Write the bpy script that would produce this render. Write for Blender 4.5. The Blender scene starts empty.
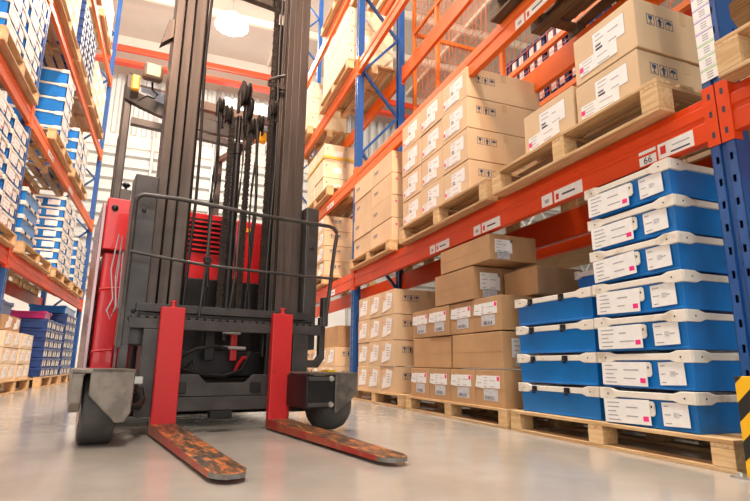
import bpy, math, random
from mathutils import Vector, Matrix
random.seed(7)
R = math.radians
COL = bpy.context.scene.collection
SC = bpy.context.scene
# ------------------------------------------------------------------ materials
def nt(name):
    m = bpy.data.materials.new(name); m.use_nodes = True
    return m, m.node_tree.nodes, m.node_tree.links, m.node_tree.nodes['Principled BSDF']
def mat(name, col, rough=.5, metal=0, var=.0, scale=8, stretch=(1,1,1), col2=None, bump=0, rnd=0, coat=0, emit=None, es=0, lo=.35, hi=.65, spec=.5):
    m, N, L, b = nt(name)
    b.inputs['Roughness'].default_value = rough; b.inputs['Metallic'].default_value = metal
    b.inputs['Coat Weight'].default_value = coat; b.inputs['Specular IOR Level'].default_value = spec
    c = (*col, 1)
    b.inputs['Base Color'].default_value = c
    if emit: b.inputs['Emission Color'].default_value = (*emit, 1); b.inputs['Emission Strength'].default_value = es
    if col2 or var or bump or rnd:
        tc = N.new('ShaderNodeTexCoord'); mp = N.new('ShaderNodeMapping'); mp.inputs['Scale'].default_value = stretch
        L.new(tc.outputs['Object'], mp.inputs['Vector'])
        oi = N.new('ShaderNodeObjectInfo')
        add = N.new('ShaderNodeVectorMath'); add.operation = 'ADD'
        sc_ = N.new('ShaderNodeMath'); sc_.operation = 'MULTIPLY'; sc_.inputs[1].default_value = 37
        L.new(oi.outputs['Random'], sc_.inputs[0]); L.new(mp.outputs[0], add.inputs[0]); L.new(sc_.outputs[0], add.inputs[1])
        no = N.new('ShaderNodeTexNoise'); no.inputs['Scale'].default_value = scale; no.inputs['Detail'].default_value = 4
        L.new(add.outputs[0], no.inputs['Vector'])
        rp = N.new('ShaderNodeValToRGB'); rp.color_ramp.elements[0].position = lo; rp.color_ramp.elements[1].position = hi
        c2 = col2 or tuple(max(0, x*(1-var)) for x in col)
        rp.color_ramp.elements[0].color = (*c2, 1); rp.color_ramp.elements[1].color = c
        L.new(no.outputs['Fac'], rp.inputs[0]); out = rp.outputs[0]
        if rnd:
            hs = N.new('ShaderNodeHueSaturation'); mr = N.new('ShaderNodeMapRange')
            mr.inputs['To Min'].default_value = 1-rnd; mr.inputs['To Max'].default_value = 1+rnd*.6
            L.new(oi.outputs['Random'], mr.inputs['Value']); L.new(mr.outputs[0], hs.inputs['Value']); L.new(out, hs.inputs['Color']); out = hs.outputs[0]
        L.new(out, b.inputs['Base Color'])
        if bump:
            bp = N.new('ShaderNodeBump'); bp.inputs['Strength'].default_value = bump; bp.inputs['Distance'].default_value = .01
            L.new(no.outputs['Fac'], bp.inputs['Height']); L.new(bp.outputs[0], b.inputs['Normal'])
    return m
M = {}
M['carton'] = mat('pale_cardboard', (.73,.53,.325), .75, var=.1, scale=3, rnd=.07)
M['kraft'] = mat('brown_cardboard', (.54,.315,.15), .7, var=.18, scale=3, rnd=.12)
M['cream'] = mat('cream_cardboard', (.80,.66,.46), .75, var=.1, scale=3, rnd=.06)
M['tape'] = mat('packing_tape', (.45,.26,.12), .3, var=.1, scale=20)
M['tape_pale'] = mat('pale_tape', (.66,.46,.26), .35, var=.05, scale=20)
M['paper'] = mat('white_paper', (.86,.86,.85), .6, var=.05, scale=30)
M['paper2'] = mat('grey_barcode_paper', (.62,.64,.68), .6, var=.25, scale=60)
M['ink'] = mat('black_ink', (.05,.05,.07), .6)
M['greyink'] = mat('grey_ink', (.36,.36,.40), .6)
M['blueink'] = mat('blue_ink', (.02,.07,.16), .6)
M['pink'] = mat('pink_sticker', (.85,.02,.22), .5)
M['violet'] = mat('violet_stripe', (.35,.2,.6), .5)
M['green'] = mat('green_stripe', (.3,.6,.15), .5)
M['wood'] = mat('pallet_wood', (.70,.48,.26), .7, col2=(.48,.28,.12), scale=4, stretch=(1,14,14), bump=.15, rnd=.15)
M['woodx'] = mat('pallet_wood_cross', (.70,.48,.26), .7, col2=(.48,.28,.12), scale=4, stretch=(14,1,14), bump=.15, rnd=.15)
M['woodend'] = mat('pallet_block_wood', (.74,.52,.28), .7, col2=(.58,.36,.16), scale=6, stretch=(1,8,8), bump=.1, rnd=.12)
M['darkwood'] = mat('old_dark_wood', (.17,.11,.06), .8, col2=(.07,.045,.03), scale=4, stretch=(1,14,14), rnd=.2)
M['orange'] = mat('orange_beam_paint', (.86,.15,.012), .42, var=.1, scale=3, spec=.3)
M['orange_shade'] = mat('shaded_orange_beam_paint', (.74,.062,.004), .42, var=.12, scale=3, spec=.3)  # same beam orange, made darker and redder for shade on low beams
M['orange2'] = mat('light_orange_paint', (.86,.20,.03), .4, var=.1, scale=3)
M['blue'] = mat('blue_upright_paint', (.007,.08,.30), .35, var=.15, scale=4, coat=.2)
M['hole'] = mat('painted_slot_shadow', (.02,.03,.06), .6)  # dark colour stands in for the shade inside slots and posts
M['steel'] = mat('galvanised_steel', (.55,.55,.53), .35, .8, var=.2, scale=12)
M['crate'] = mat('blue_crate_plastic', (.004,.205,.66), .33, var=.2, scale=5, rnd=.08, coat=.15)
M['crate_dark'] = mat('navy_crate_plastic', (.012,.055,.24), .4, var=.2, scale=5, rnd=.25)
M['rim'] = mat('white_crate_plastic', (.78,.74,.66), .5, col2=(.55,.48,.38), scale=9, lo=.3, hi=.45)
M['clip'] = mat('black_clip_plastic', (.012,.012,.014), .4)
M['magenta'] = mat('magenta_plastic', (.45,.01,.16), .4)
M['red'] = mat('forklift_red_paint', (.70,.015,.02), .3, var=.1, scale=6, coat=.4)
M['shank'] = mat('fork_red_paint', (.62,.02,.022), .4, col2=(.52,.016,.018), scale=30, lo=.2, hi=.4)
M['grey'] = mat('dark_grey_steel', (.075,.07,.066), .42, .3, col2=(.045,.04,.037), scale=7, coat=.1)
M['mast'] = mat('mast_channel_steel', (.115,.092,.078), .38, .4, col2=(.07,.055,.046), scale=3, stretch=(6,6,.5))
M['black'] = mat('greasy_black_steel', (.018,.017,.016), .4, .3, var=.4, scale=10)
M['chain'] = mat('oily_chain_steel', (.06,.05,.042), .3, .7, var=.4, scale=30)
M['hose'] = mat('black_rubber_hose', (.015,.014,.013), .45)
M['rubber'] = mat('worn_grey_tyre', (.085,.082,.076), .65, col2=(.05,.048,.045), scale=9)
M['cover'] = mat('scuffed_grey_cover', (.27,.235,.195), .42, .25, col2=(.17,.145,.12), scale=12, lo=.4, hi=.6, bump=.1)
M['cover_dark'] = mat('dark_scuffed_cover', (.105,.095,.085), .38, .35, col2=(.17,.15,.125), scale=16, lo=.4, hi=.55, bump=.1)
M['lamp'] = mat('work_lamp_lens', (.7,.62,.36), .2, emit=(1,.85,.5), es=.5)
M['amber'] = mat('amber_lens', (.95,.42,.02), .3, emit=(1,.4,.02), es=.3)
M['pane'] = mat('frosted_windscreen', (.50,.56,.66), .15, var=.05)
M['silver'] = mat('brushed_silver', (.42,.28,.28), .25, .7, var=.2, scale=5, stretch=(1,1,.3))
M['white'] = mat('white_wall_sheet', (.80,.79,.76), .55, var=.05, scale=2)
M['siding'] = mat('pale_wall_siding', (.50,.49,.46), .6, var=.08, scale=2)
M['beige'] = mat('ceiling_sheet', (.64,.55,.475), .7, var=.06, scale=1)
M['purlin'] = mat('cream_purlin_steel', (.80,.70,.58), .5)
M['truss'] = mat('pale_truss_steel', (.62,.63,.6), .5)
M['brownsteel'] = mat('brown_steel', (.22,.15,.115), .6)
M['redpipe'] = mat('red_crane_beam', (.75,.06,.02), .4)
M['yellow'] = mat('guard_yellow', (.85,.52,.01), .45)
M['strap'] = mat('yellow_strap', (.70,.45,.04), .5)
M['bulb'] = mat('high_bay_glow', (1,1,1), .5, emit=(1,.86,.68), es=60)
M['winglow'] = mat('daylight_glass', (1,1,1), .3, emit=(1,.98,.95), es=2.2)
def worn_top():
    m, N, L, b = nt('worn_fork_top')
    tc = N.new('ShaderNodeTexCoord'); mp = N.new('ShaderNodeMapping'); mp.inputs['Scale'].default_value = (14,5,1)
    n1 = N.new('ShaderNodeTexNoise'); n1.inputs['Scale'].default_value = 1.5; n1.inputs['Detail'].default_value = 8; n1.inputs['Roughness'].default_value = .85
    r1 = N.new('ShaderNodeValToRGB'); e = r1.color_ramp.elements
    e[0].position = .44; e[0].color = (.035,.028,.022,1); e[1].position = .68; e[1].color = (.78,.32,.09,1)
    x = e.new(.51); x.color = (.16,.09,.05,1); x = e.new(.56); x.color = (.60,.17,.035,1)
    L.new(tc.outputs['Object'], mp.inputs['Vector']); L.new(mp.outputs[0], n1.inputs['Vector']); L.new(n1.outputs['Fac'], r1.inputs[0]); L.new(r1.outputs[0], b.inputs['Base Color'])
    b.inputs['Roughness'].default_value = .38; b.inputs['Metallic'].default_value = .25
    return m
M['worn'] = worn_top()
M['tip'] = mat('scraped_tip_steel', (.30,.29,.28), .35, .7, var=.4, scale=20)
M['forkside'] = mat('worn_fork_side', (.40,.02,.015), .4, .1, col2=(.35,.11,.04), scale=10, lo=.38, hi=.55)
def floor_mat():
    m, N, L, b = nt('polished_concrete')
    tc = N.new('ShaderNodeTexCoord')
    n1 = N.new('ShaderNodeTexNoise'); n1.inputs['Scale'].default_value = 1.6; n1.inputs['Detail'].default_value = 8; n1.inputs['Roughness'].default_value = .6
    r = N.new('ShaderNodeValToRGB'); r.color_ramp.elements[0].color = (.33,.295,.25,1); r.color_ramp.elements[1].color = (.44,.405,.36,1)
    r.color_ramp.elements[0].position = .3; r.color_ramp.elements[1].position = .7
    n2 = N.new('ShaderNodeTexNoise'); n2.inputs['Scale'].default_value = 5; n2.inputs['Detail'].default_value = 3
    r2 = N.new('ShaderNodeMapRange'); r2.inputs['To Min'].default_value = .1; r2.inputs['To Max'].default_value = .24
    L.new(tc.outputs['Object'], n1.inputs['Vector']); L.new(tc.outputs['Object'], n2.inputs['Vector'])
    L.new(n1.outputs['Fac'], r.inputs[0]); L.new(r.outputs[0], b.inputs['Base Color'])
    L.new(n2.outputs['Fac'], r2.inputs['Value']); L.new(r2.outputs[0], b.inputs['Roughness'])
    b.inputs['Specular IOR Level'].default_value = .6
    return m
M['floor'] = floor_mat()
def hazard():
    m, N, L, b = nt('yellow_black_hazard_paint')
    tc = N.new('ShaderNodeTexCoord'); sx = N.new('ShaderNodeSeparateXYZ'); L.new(tc.outputs['Object'], sx.inputs[0])
    a = N.new('ShaderNodeMath'); a.operation = 'SUBTRACT'; L.new(sx.outputs['Y'], a.inputs[0]); L.new(sx.outputs['X'], a.inputs[1])
    a2 = N.new('ShaderNodeMath'); a2.operation = 'ADD'; L.new(a.outputs[0], a2.inputs[0]); L.new(sx.outputs['Z'], a2.inputs[1])
    mu = N.new('ShaderNodeMath'); mu.operation = 'MULTIPLY'; mu.inputs[1].default_value = 7; L.new(a2.outputs[0], mu.inputs[0])
    fr = N.new('ShaderNodeMath'); fr.operation = 'FRACT'; L.new(mu.outputs[0], fr.inputs[0])
    gt = N.new('ShaderNodeMath'); gt.operation = 'GREATER_THAN'; gt.inputs[1].default_value = .5; L.new(fr.outputs[0], gt.inputs[0])
    mx = N.new('ShaderNodeMix'); mx.data_type = 'RGBA'; L.new(gt.outputs[0], mx.inputs[0]); mx.inputs[6].default_value = (.9,.5,.01,1); mx.inputs[7].default_value = (.015,.015,.015,1)
    L.new(mx.outputs[2], b.inputs['Base Color']); b.inputs['Roughness'].default_value = .4
    return m
M['hazard'] = hazard()
# ------------------------------------------------------------------ mesh builder
class MB:
    def __init__(s): s.v = []; s.f = []; s.m = []
    def add(s, vs, fs, m=0):
        o = len(s.v); s.v += [tuple(v) for v in vs]; s.f += [tuple(i+o for i in f) for f in fs]; s.m += [m]*len(fs); return s
    def box(s, x0, x1, y0, y1, z0, z1, m=0):
        if x0 > x1: x0, x1 = x1, x0
        if y0 > y1: y0, y1 = y1, y0
        if z0 > z1: z0, z1 = z1, z0
        return s.add([(x0,y0,z0),(x1,y0,z0),(x1,y1,z0),(x0,y1,z0),(x0,y0,z1),(x1,y0,z1),(x1,y1,z1),(x0,y1,z1)],
                     [(0,3,2,1),(4,5,6,7),(0,1,5,4),(1,2,6,5),(2,3,7,6),(3,0,4,7)], m)
    def prism(s, pts, ax, a0, a1, m=0):
        # pts: 2D polygon; ax = axis of extrusion: 'y' -> pts are (x,z); 'x' -> (y,z); 'z' -> (x,y)
        def P(p, a): return {'y': (p[0], a, p[1]), 'x': (a, p[0], p[1]), 'z': (p[0], p[1], a)}[ax]
        n = len(pts); vs = [P(p, a0) for p in pts]+[P(p, a1) for p in pts]
        fs = [tuple(range(n)), tuple(range(2*n-1, n-1, -1))]+[(i, i+n, (i+1) % n+n, (i+1) % n) for i in range(n)]
        return s.add(vs, fs, m)
    def tube(s, path, r, n=10, m=0, caps=True):
        P = [Vector(p) for p in path]; rings = []
        up = Vector((0,0,1))
        for i, p in enumerate(P):
            d = (P[min(i+1, len(P)-1)]-P[max(i-1, 0)]).normalized()
            a = d.cross(up)
            if a.length < .05: a = d.cross(Vector((0,1,0)))
            a.normalize(); b = d.cross(a).normalized()
            rr = r[i] if isinstance(r, (list, tuple)) else r
            rings.append([p+a*math.cos(2*math.pi*k/n)*rr+b*math.sin(2*math.pi*k/n)*rr for k in range(n)])
        vs = [v for q in rings for v in q]; fs = []
        for i in range(len(P)-1):
            for k in range(n): fs.append((i*n+k, i*n+(k+1) % n, (i+1)*n+(k+1) % n, (i+1)*n+k))
        if caps: fs += [tuple(range(n-1, -1, -1)), tuple(range((len(P)-1)*n, len(P)*n))]
        return s.add(vs, fs, m)
    def lathe(s, prof, c, axis='x', n=32, m=0):
        # prof: (offset along the axis, radius)
        vs = []; fs = []
        for a, r in prof:
            for k in range(n):
                t = 2*math.pi*k/n; q, w = math.cos(t)*r, math.sin(t)*r
                vs.append({'x': (c[0]+a, c[1]+q, c[2]+w), 'y': (c[0]+q, c[1]+a, c[2]+w), 'z': (c[0]+q, c[1]+w, c[2]+a)}[axis])
        for i in range(len(prof)-1):
            for k in range(n): fs.append((i*n+k, i*n+(k+1) % n, (i+1)*n+(k+1) % n, (i+1)*n+k))
        fs += [tuple(range(n)), tuple(range(len(prof)*n-1, (len(prof)-1)*n-1, -1))]
        return s.add(vs, fs, m)
    def mesh(s, name, mats):
        me = bpy.data.meshes.new(name); me.from_pydata(s.v, [], s.f)
        for x in mats: me.materials.append(M[x])
        me.polygons.foreach_set('material_index', s.m); me.update()
        import bmesh
        b = bmesh.new(); b.from_mesh(me); bmesh.ops.recalc_face_normals(b, faces=b.faces[:]); b.to_mesh(me); b.free()
        return me
def obj(name, me, parent=None, loc=(0,0,0), bevel=0, smooth=False, seg=2):
    o = bpy.data.objects.new(name, me); COL.objects.link(o)
    if parent: o.parent = parent
    o.location = loc
    if bevel:
        md = o.modifiers.new('bevel', 'BEVEL'); md.width = bevel; md.segments = seg; md.limit_method = 'ANGLE'; md.angle_limit = R(40)
    if smooth:
        for p in me.polygons: p.use_smooth = True
        try: me.set_sharp_from_angle(angle=R(40))
        except Exception: pass
    return o
def B(mb, name, mats, parent=None, loc=(0,0,0), bevel=0, smooth=False, seg=2):
    if isinstance(mats, str): mats = [mats]
    return obj(name, mb.mesh(name, mats), parent, loc, bevel, smooth, seg)
def thing(name, label, cat, loc, rz=0, group=None):
    o = bpy.data.objects.new(name, None); COL.objects.link(o); o.empty_display_size = .1
    o.location = loc; o.rotation_euler = (0,0,rz); o['label'] = label; o['category'] = cat
    if group: o['group'] = group
    return o
def tag(o, label, cat, group=None):
    o['label'] = label; o['category'] = cat
    if group: o['group'] = group
    return o
def struct(o): o['kind'] = 'structure'; return o
def text_mb(s, size):
    c = bpy.data.curves.new('lettering', 'FONT'); c.body = s; c.size = size; c.align_x = 'CENTER'; c.align_y = 'CENTER'; c.extrude = .0004
    o = bpy.data.objects.new('lettering', c); COL.objects.link(o)
    bpy.context.view_layer.update()
    me = bpy.data.meshes.new_from_object(o.evaluated_get(bpy.context.evaluated_depsgraph_get()))
    vs = [v.co.copy() for v in me.vertices]; fs = [tuple(p.vertices) for p in me.polygons]
    bpy.data.objects.remove(o); bpy.data.meshes.remove(me); bpy.data.curves.remove(c)
    return vs, fs
T66 = text_mb('66', .05)
# a face painter: rectangles laid on a carton or crate face
class Face:
    def __init__(s, mb, side, w=0, d=0): s.mb = mb; s.side = side; s.w = w; s.d = d
    def P(s, a, b, e):
        if s.side == 'front': return (a, -e, b)
        if s.side == 'right': return (s.w+e, a, b)
        return (-e, s.d-a, b)
    def quad(s, pts, e0, e1, m):
        n = len(pts); vs = [s.P(a, b, e0) for a, b in pts]+[s.P(a, b, e1) for a, b in pts]
        s.mb.add(vs, [tuple(range(n)), tuple(range(2*n-1, n-1, -1))]+[(i, i+n, (i+1) % n+n, (i+1) % n) for i in range(n)], m)
    def rect(s, a0, a1, b0, b1, m, e0=0, e1=.0015, rot=0, piv=None):
        pts = [(a0,b0),(a1,b0),(a1,b1),(a0,b1)]
        if rot:
            px, pz = piv or ((a0+a1)/2, (b0+b1)/2); c, n = math.cos(rot), math.sin(rot)
            pts = [(px+(x-px)*c-(y-pz)*n, pz+(x-px)*n+(y-pz)*c) for x, y in pts]
        s.quad(pts, e0, e1, m)
# materials order for papers: 0 paper 1 ink 2 pink 3 grey ink 4 grey paper
PM = ['paper', 'ink', 'pink', 'greyink', 'paper2']
def paper(F, a, b, w, h, pink=None, rot=0, lines=4, seed=0, e=.0012, grey=False, bar=False):
    rg = random.Random(seed); pv = (a+w/2, b+h/2)
    F.rect(a, a+w, b, b+h, 4 if grey else 0, 0, e, rot, pv)
    q = e+.0006
    def r(x0, x1, y0, y1, m): F.rect(a+x0*w, a+x1*w, b+y0*h, b+y1*h, m, e, q, rot, pv)
    for i in range(lines):
        y = .86-.72*i/max(1, lines-1)-.04
        r(.08, .08+rg.uniform(.15,.3), y, y+.045, 3); 
        if i % 2: r(.5, .5+rg.uniform(.15,.38), y, y+.05, 3)
    if bar:
        for k in range(9):
            x = .12+k*.075; r(x, x+rg.uniform(.015,.05), .1, .42, 1)
    if pink == 'right': r(.85, .96, .14, .34, 2)
    if pink == 'left': r(.0, .10, .25, .62, 2)
    if pink == 'top': r(.86, .98, .6, .95, 2)
def symbols(F, a, b, s, n=3, m=0):
    # wine glass, arrows up, umbrella in square frames
    for k in range(n):
        x = a+k*s*1.22; t = s*.06; q = .0008
        F.rect(x, x+s, b, b+t, m, 0, q); F.rect(x, x+s, b+s*1.15-t, b+s*1.15, m, 0, q)
        F.rect(x, x+t, b, b+s*1.15, m, 0, q); F.rect(x+s-t, x+s, b, b+s*1.15, m, 0, q)
        c = x+s/2
        if k == 0:
            F.quad([(c-s*.25,b+s),(c-s*.22,b+s*.65),(c,b+s*.5),(c+s*.22,b+s*.65),(c+s*.25,b+s)], 0, q, m)
            F.rect(c-s*.04, c+s*.04, b+s*.2, b+s*.52, m, 0, q); F.rect(c-s*.2, c+s*.2, b+s*.16, b+s*.24, m, 0, q)
        elif k == 1:
            F.quad([(c-s*.34,b+s*.62),(c+s*.34,b+s*.62),(c,b+s*1.05)], 0, q, m); F.rect(c-s*.14, c+s*.14, b+s*.15, b+s*.64, m, 0, q)
        else:
            F.quad([(c+s*.38*math.cos(j*math.pi/6), b+s*.6+s*.38*math.sin(j*math.pi/6)) for j in range(7)], 0, q, m)
            F.rect(c-s*.035, c+s*.035, b+s*.18, b+s*.62, m, 0, q)
# ------------------------------------------------------------------ cartons
cache = {}
def cmesh(key, fn):
    if key not in cache: cache[key] = fn()
    return cache[key]
def carton_meshes(w, d, h, style, mt):
    out = []
    out.append(('box_body', MB().box(0,w,0,d,0,h).mesh('box_body', [mt]), None))
    tp = 'tape' if mt == 'kraft' else 'tape_pale'
    t = MB()
    t.box(.0, w, d/2-.024, d/2+.024, h, h+.0012)
    for sd in ('right', 'left'):
        F = Face(t, sd, w, d); F.rect(d/2-.024, d/2+.024, h*.72, h+.0012, 0, 0, .0012)
    F = Face(t, 'front', w, d)
    if mt == 'kraft': F.rect(0, w, h*.455, h*.465, 0, 0, .0006)
    out.append(('packing_tape', t.mesh('packing_tape', [tp]), None))
    def lab(draw, name='shipping_label', mats=PM):
        mb = MB(); draw(mb); out.append((name, mb.mesh(name, mats), None))
    base, var = (style.split('/')+['0'])[:2]; sd_ = int(var)
    if 'A' in base:   # two labels on the front: bordered one upper right, white tag with pink mark lower left
        def f1(mb):
            F = Face(mb, 'front', w, d); a, b, ww, hh = w*.34, h*.42, w*.50, h*.42
            F.rect(a-.002, a+ww+.002, b-.002, b+hh+.002, 3, 0, .0008)
            paper(F, a, b, ww, hh, lines=4, seed=sd_, e=.0014)
            F.rect(a+ww*.08, a+ww*.3, b+hh*.1, b+hh*.2, 1, .0014, .002); F.rect(a+ww*.08, a+ww*.25, b+hh*.28, b+hh*.36, 1, .0014, .002)
        def f2(mb): F = Face(mb, 'front', w, d); paper(F, w*.08+sd_*.004, h*.14, w*.62, h*.30, 'left', rot=R((-2,1,3)[sd_ % 3]), lines=4, seed=sd_+5, e=.003)
        lab(f1); lab(f2)
    if 'G' in base:   # folded sheet on the left, white label with pink corner, barcode label beneath
        lab(lambda mb: paper(Face(mb, 'front', w, d), w*.20, h*.50, w*.66, h*.34, 'top', lines=4, seed=sd_))
        lab(lambda mb: paper(Face(mb, 'front', w, d), w*.30, h*.16, w*.48, h*.31, lines=2, seed=sd_+9, grey=True, bar=True), 'barcode_label')
        def f3(mb):
            F = Face(mb, 'front', w, d); k = sd_ % 3
            F.quad([(-.0+.004*k, h*.52),(w*.30, h*.48),(w*.34, h*.80),(w*.06, h*.84)], .002, .0035, 0)
            F.rect(w*.08, w*.24, h*.62, h*.64, 3, .0035, .004)
        lab(f3, 'folded_note')
    if 'F' in base:   # crumpled notes on the front
        def f4(mb):
            F = Face(mb, 'front', w, d); k = (sd_ % 3)*.02
            F.quad([(w*.34,h*(.16+k)),(w*.74,h*(.26-k)),(w*.86,h*.84),(w*.42,h*(.92-k))], .001, .003, 0)
            F.quad([(w*.10,h*(.12+k)),(w*.46,h*.20),(w*.48,h*.62),(w*.20,h*.58)], .003, .0045, 0)
            for y in (.4,.5,.6,.7): F.rect(w*.50, w*.72, h*y, h*(y+.03), 3, .003, .0036)
            F.rect(w*.12, w*.17, h*.7, h*.77, 2, 0, .001)
        lab(f4, 'crumpled_note')
    if 'n' in base:   # label on the near end face (right side)
        lab(lambda mb: paper(Face(mb, 'right', w, d), d*.12, h*.3, d*.36, h*.52, lines=4, seed=sd_))
        lab(lambda mb: paper(Face(mb, 'right', w, d), d*.16, h*.06, d*.26, h*.26, lines=3, seed=sd_+3, grey=True), 'barcode_label')
    if 'r' in base:   # small label and red mark on the near end
        def f5(mb):
            F = Face(mb, 'right', w, d); paper(F, d*.24, h*.30, d*.2, h*.34, lines=2, seed=sd_)
        lab(f5); lab(lambda mb: Face(mb, 'right', w, d).rect(d*.06, d*.09, h*.68, h*.76, 2, 0, .001), 'red_mark')
    if 's' in base:   # handling symbols on the near end
        s = min(.055, h*.22)
        lab(lambda mb: symbols(Face(mb, 'right', w, d), d*.12, h*.52, s), 'handling_symbols', ['blueink'])
    if 'l' in base:
        s = min(.055, h*.22)
        lab(lambda mb: symbols(Face(mb, 'left', w, d), d*.45, h*.5, s), 'handling_symbols', ['blueink'])
    if 't' in base:   # small handling symbols on the front
        lab(lambda mb: symbols(Face(mb, 'front', w, d), w*.14, h*.5, .035), 'handling_symbols', ['blueink'])
    return out
def place(side, xf, y0, w):
    if side == 'W': return (xf, y0+w), R(-90)
    if side == 'E': return (xf, y0), R(90)
def build(name, key, fn, label, cat, loc, rz, group, bevel):
    parts = cmesh(key, fn)
    t = thing(name, label, cat, loc, rz, group)
    for nm, me, bv in parts:
        obj(nm, me, t, bevel=(bevel if nm in ('box_body',) else (bv or 0)))
    return t
def carton(side, xf, y0, z, w, d, h, style, mt, label, group, dz=0):
    g = .005
    (x, y), rz = place(side, xf, y0+g, w-2*g)
    w2, d2, h2 = round(w-2*g, 4), d, round(h-.006, 4)
    return build('cardboard_box', ('c', w2, d2, h2, style, mt), lambda: carton_meshes(w2, d2, h2, style, mt), label, 'box', (x, y, z), rz+dz, group, .004)
# ------------------------------------------------------------------ crates
def crate_meshes(w, d, h, style, mt):
    out = []; r = min(.05, h*.26)   # rim height
    b = MB(); t = .012; ta = .012
    # tapered body with base, outer ribs and rounded look
    hb = h-r*.55
    b.add([(ta,ta,0),(w-ta,ta,0),(w-ta,d-ta,0),(ta,d-ta,0),(.006,.006,hb),(w-.006,.006,hb),(w-.006,d-.006,hb),(.006,d-.006,hb)],
          [(0,3,2,1),(4,5,6,7),(0,1,5,4),(1,2,6,5),(2,3,7,6),(3,0,4,7)])
    b.box(w*.03, w*.97, -.001+.008, .012, h*.02, h*.07)
    out.append(('crate_body', b.mesh('crate_body', [mt]), .004))
    q = MB(); z1 = h-.004; z0 = h-r; c = min(.10, w*.17)
    # rim: bar on each side swelling at the corners
    def edge(L, place_):
        pts = [(0, z0-.012), (c*.9, z0-.012), (c*1.25, z0), (L-c*1.25, z0), (L-c*.9, z0-.012), (L, z0-.012), (L, z1), (L-c*.8, z1), (L-c*1.25, z1-r*.26), (c*1.25, z1-r*.26), (c*.8, z1), (0, z1)]
        place_(pts)
    edge(w+.01, lambda p: q.prism([(x-.005, z) for x, z in p], 'y', -.008, .012))
    edge(w+.01, lambda p: q.prism([(x-.005, z) for x, z in p], 'y', d-.012, d+.008))
    edge(d, lambda p: q.prism(p, 'x', w-.01, w+.008))
    edge(d, lambda p: q.prism(p, 'x', -.008, .01))
    out.append(('rim_frame', q.mesh('rim_frame', ['rim' if 'N' not in style else mt]), .003))
    if 'T' in style or 'C' in style:
        for a in (c*.55, w-c*.55): out.append(('rivet', MB().lathe([(-.002,.004),(0,.004)], (a, -.008, z0+r*.3), 'y', 8).mesh('rivet', ['clip']), None))
        for a in (c*.55, d-c*.55): out.append(('rivet', MB().lathe([(0,.004),(.002,.004)], (w+.008, a, z0+r*.3), 'x', 8).mesh('rivet', ['clip']), None))
    base, var = (style.split('/')+['0'])[:2]; sd_ = int(var)
    if 'T' in base:
        p = MB(); F = Face(p, 'front', w, d)
        hh = h-r
        pts = []
        a1, b0, b1 = w*.60, hh*.42, hh*.93
        F.quad([(w*.10,b0),(a1-.01,b0),(a1,b0+.01),(a1,b1-.01),(a1-.01,b1),(w*.10,b1)], 0, .006, 0)
        F.rect(a1-.032, a1-.024, b0+.03, b0+.055, 1, .006, .0066); F.rect(a1-.02, a1-.012, b1-.03, b1-.02, 1, .006, .0066)
        out.append(('card_holder', p.mesh('card_holder', ['rim', 'clip']), None))
        p = MB(); F = Face(p, 'front', w, d); F.mb = p
        rot = R((1.5,-.5,.5,-1,3,.8,-.3)[sd_ % 7])
        class F2(Face):
            def P(s, a, b, e): return super().P(a, b, e+.0066)
        paper(F2(p, 'front', w, d), w*.035, hh*.08, w*.52, hh*.86, 'right', rot=rot, lines=5, seed=sd_)
        out.append(('delivery_card', p.mesh('delivery_card', PM), None))
        p = MB(); paper(Face(p, 'front', w, d), w*.67, hh*.16, w*.25, hh*.78, rot=R(2), lines=3, seed=sd_+3)
        Face(p, 'front').rect(w*.78, w*.83, hh*.45, hh*.62, 4, .0012, .002)
        out.append(('stuck_paper', p.mesh('stuck_paper', PM), None))
    if 'C' in base:
        for k, a in enumerate((w*.24, w*.66)):
            p = MB(); p.box(a-.02, a+.02, -.016, -.008, z0-.002, z1-r*.3); p.box(a-.012, a+.012, -.022, -.016, z0-.016, z0+.018)
            p.tube([(a-.014,-.02,z0+.004),(a,-.028,z0-.004),(a+.014,-.02,z0+.004)], .005, 6)
            out.append(('latch_clip', p.mesh('latch_clip', ['clip']), None))
    if 'P' in base:   # small tag papers on the front (far crates)
        for k in range(1 if w < .4 else 2):
            p = MB(); paper(Face(p, 'front', w, d), w*(.12+.42*k), h*.18, w*.32, h*.45, ('right', None)[k], lines=3, seed=sd_+k)
            out.append(('delivery_card', p.mesh('delivery_card', PM), None))
    if 'L' in base:   # cards on the near (left) end for the left rack
        p = MB(); paper(Face(p, 'left', w, d), d*.06, h*.16, d*.5, h*.42, 'right', lines=3, seed=sd_); out.append(('delivery_card', p.mesh('delivery_card', PM), None)); p = MB(); paper(Face(p, 'left', w, d), d*.66, h*.12, d*.24, h*.5, lines=2, seed=sd_+2)
        out.append(('delivery_card', p.mesh('delivery_card', PM), None))
    if 'Y' in base:   # small parts bins: two white tickets on front
        for k in range(2):
            p = MB(); paper(Face(p, 'front', w, d), w*(.12+.44*k), h*.10, w*.26, h*.6, lines=2, seed=sd_+k)
            out.append(('bin_ticket', p.mesh('bin_ticket', PM), None))
    return out
def crate(side, xf, y0, z, w, d, h, style, mt, label, group):
    (x, y), rz = place(side, xf, y0+.013, w-.026)
    w2, h2 = round(w-.026, 4), round(h, 4)
    parts = cmesh(('k', w2, d, h2, style, mt), lambda: crate_meshes(w2, d, h2, style, mt))
    t = thing('storage_crate', label, 'crate', (x, y, z), rz, group)
    made = {}
    for nm, me, bv in parts:
        pr = made.get({'rivet': 'rim_frame', 'latch_clip': 'rim_frame'}.get(nm), t)
        made[nm] = obj(nm, me, pr, bevel=bv or 0)
    return t
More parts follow.
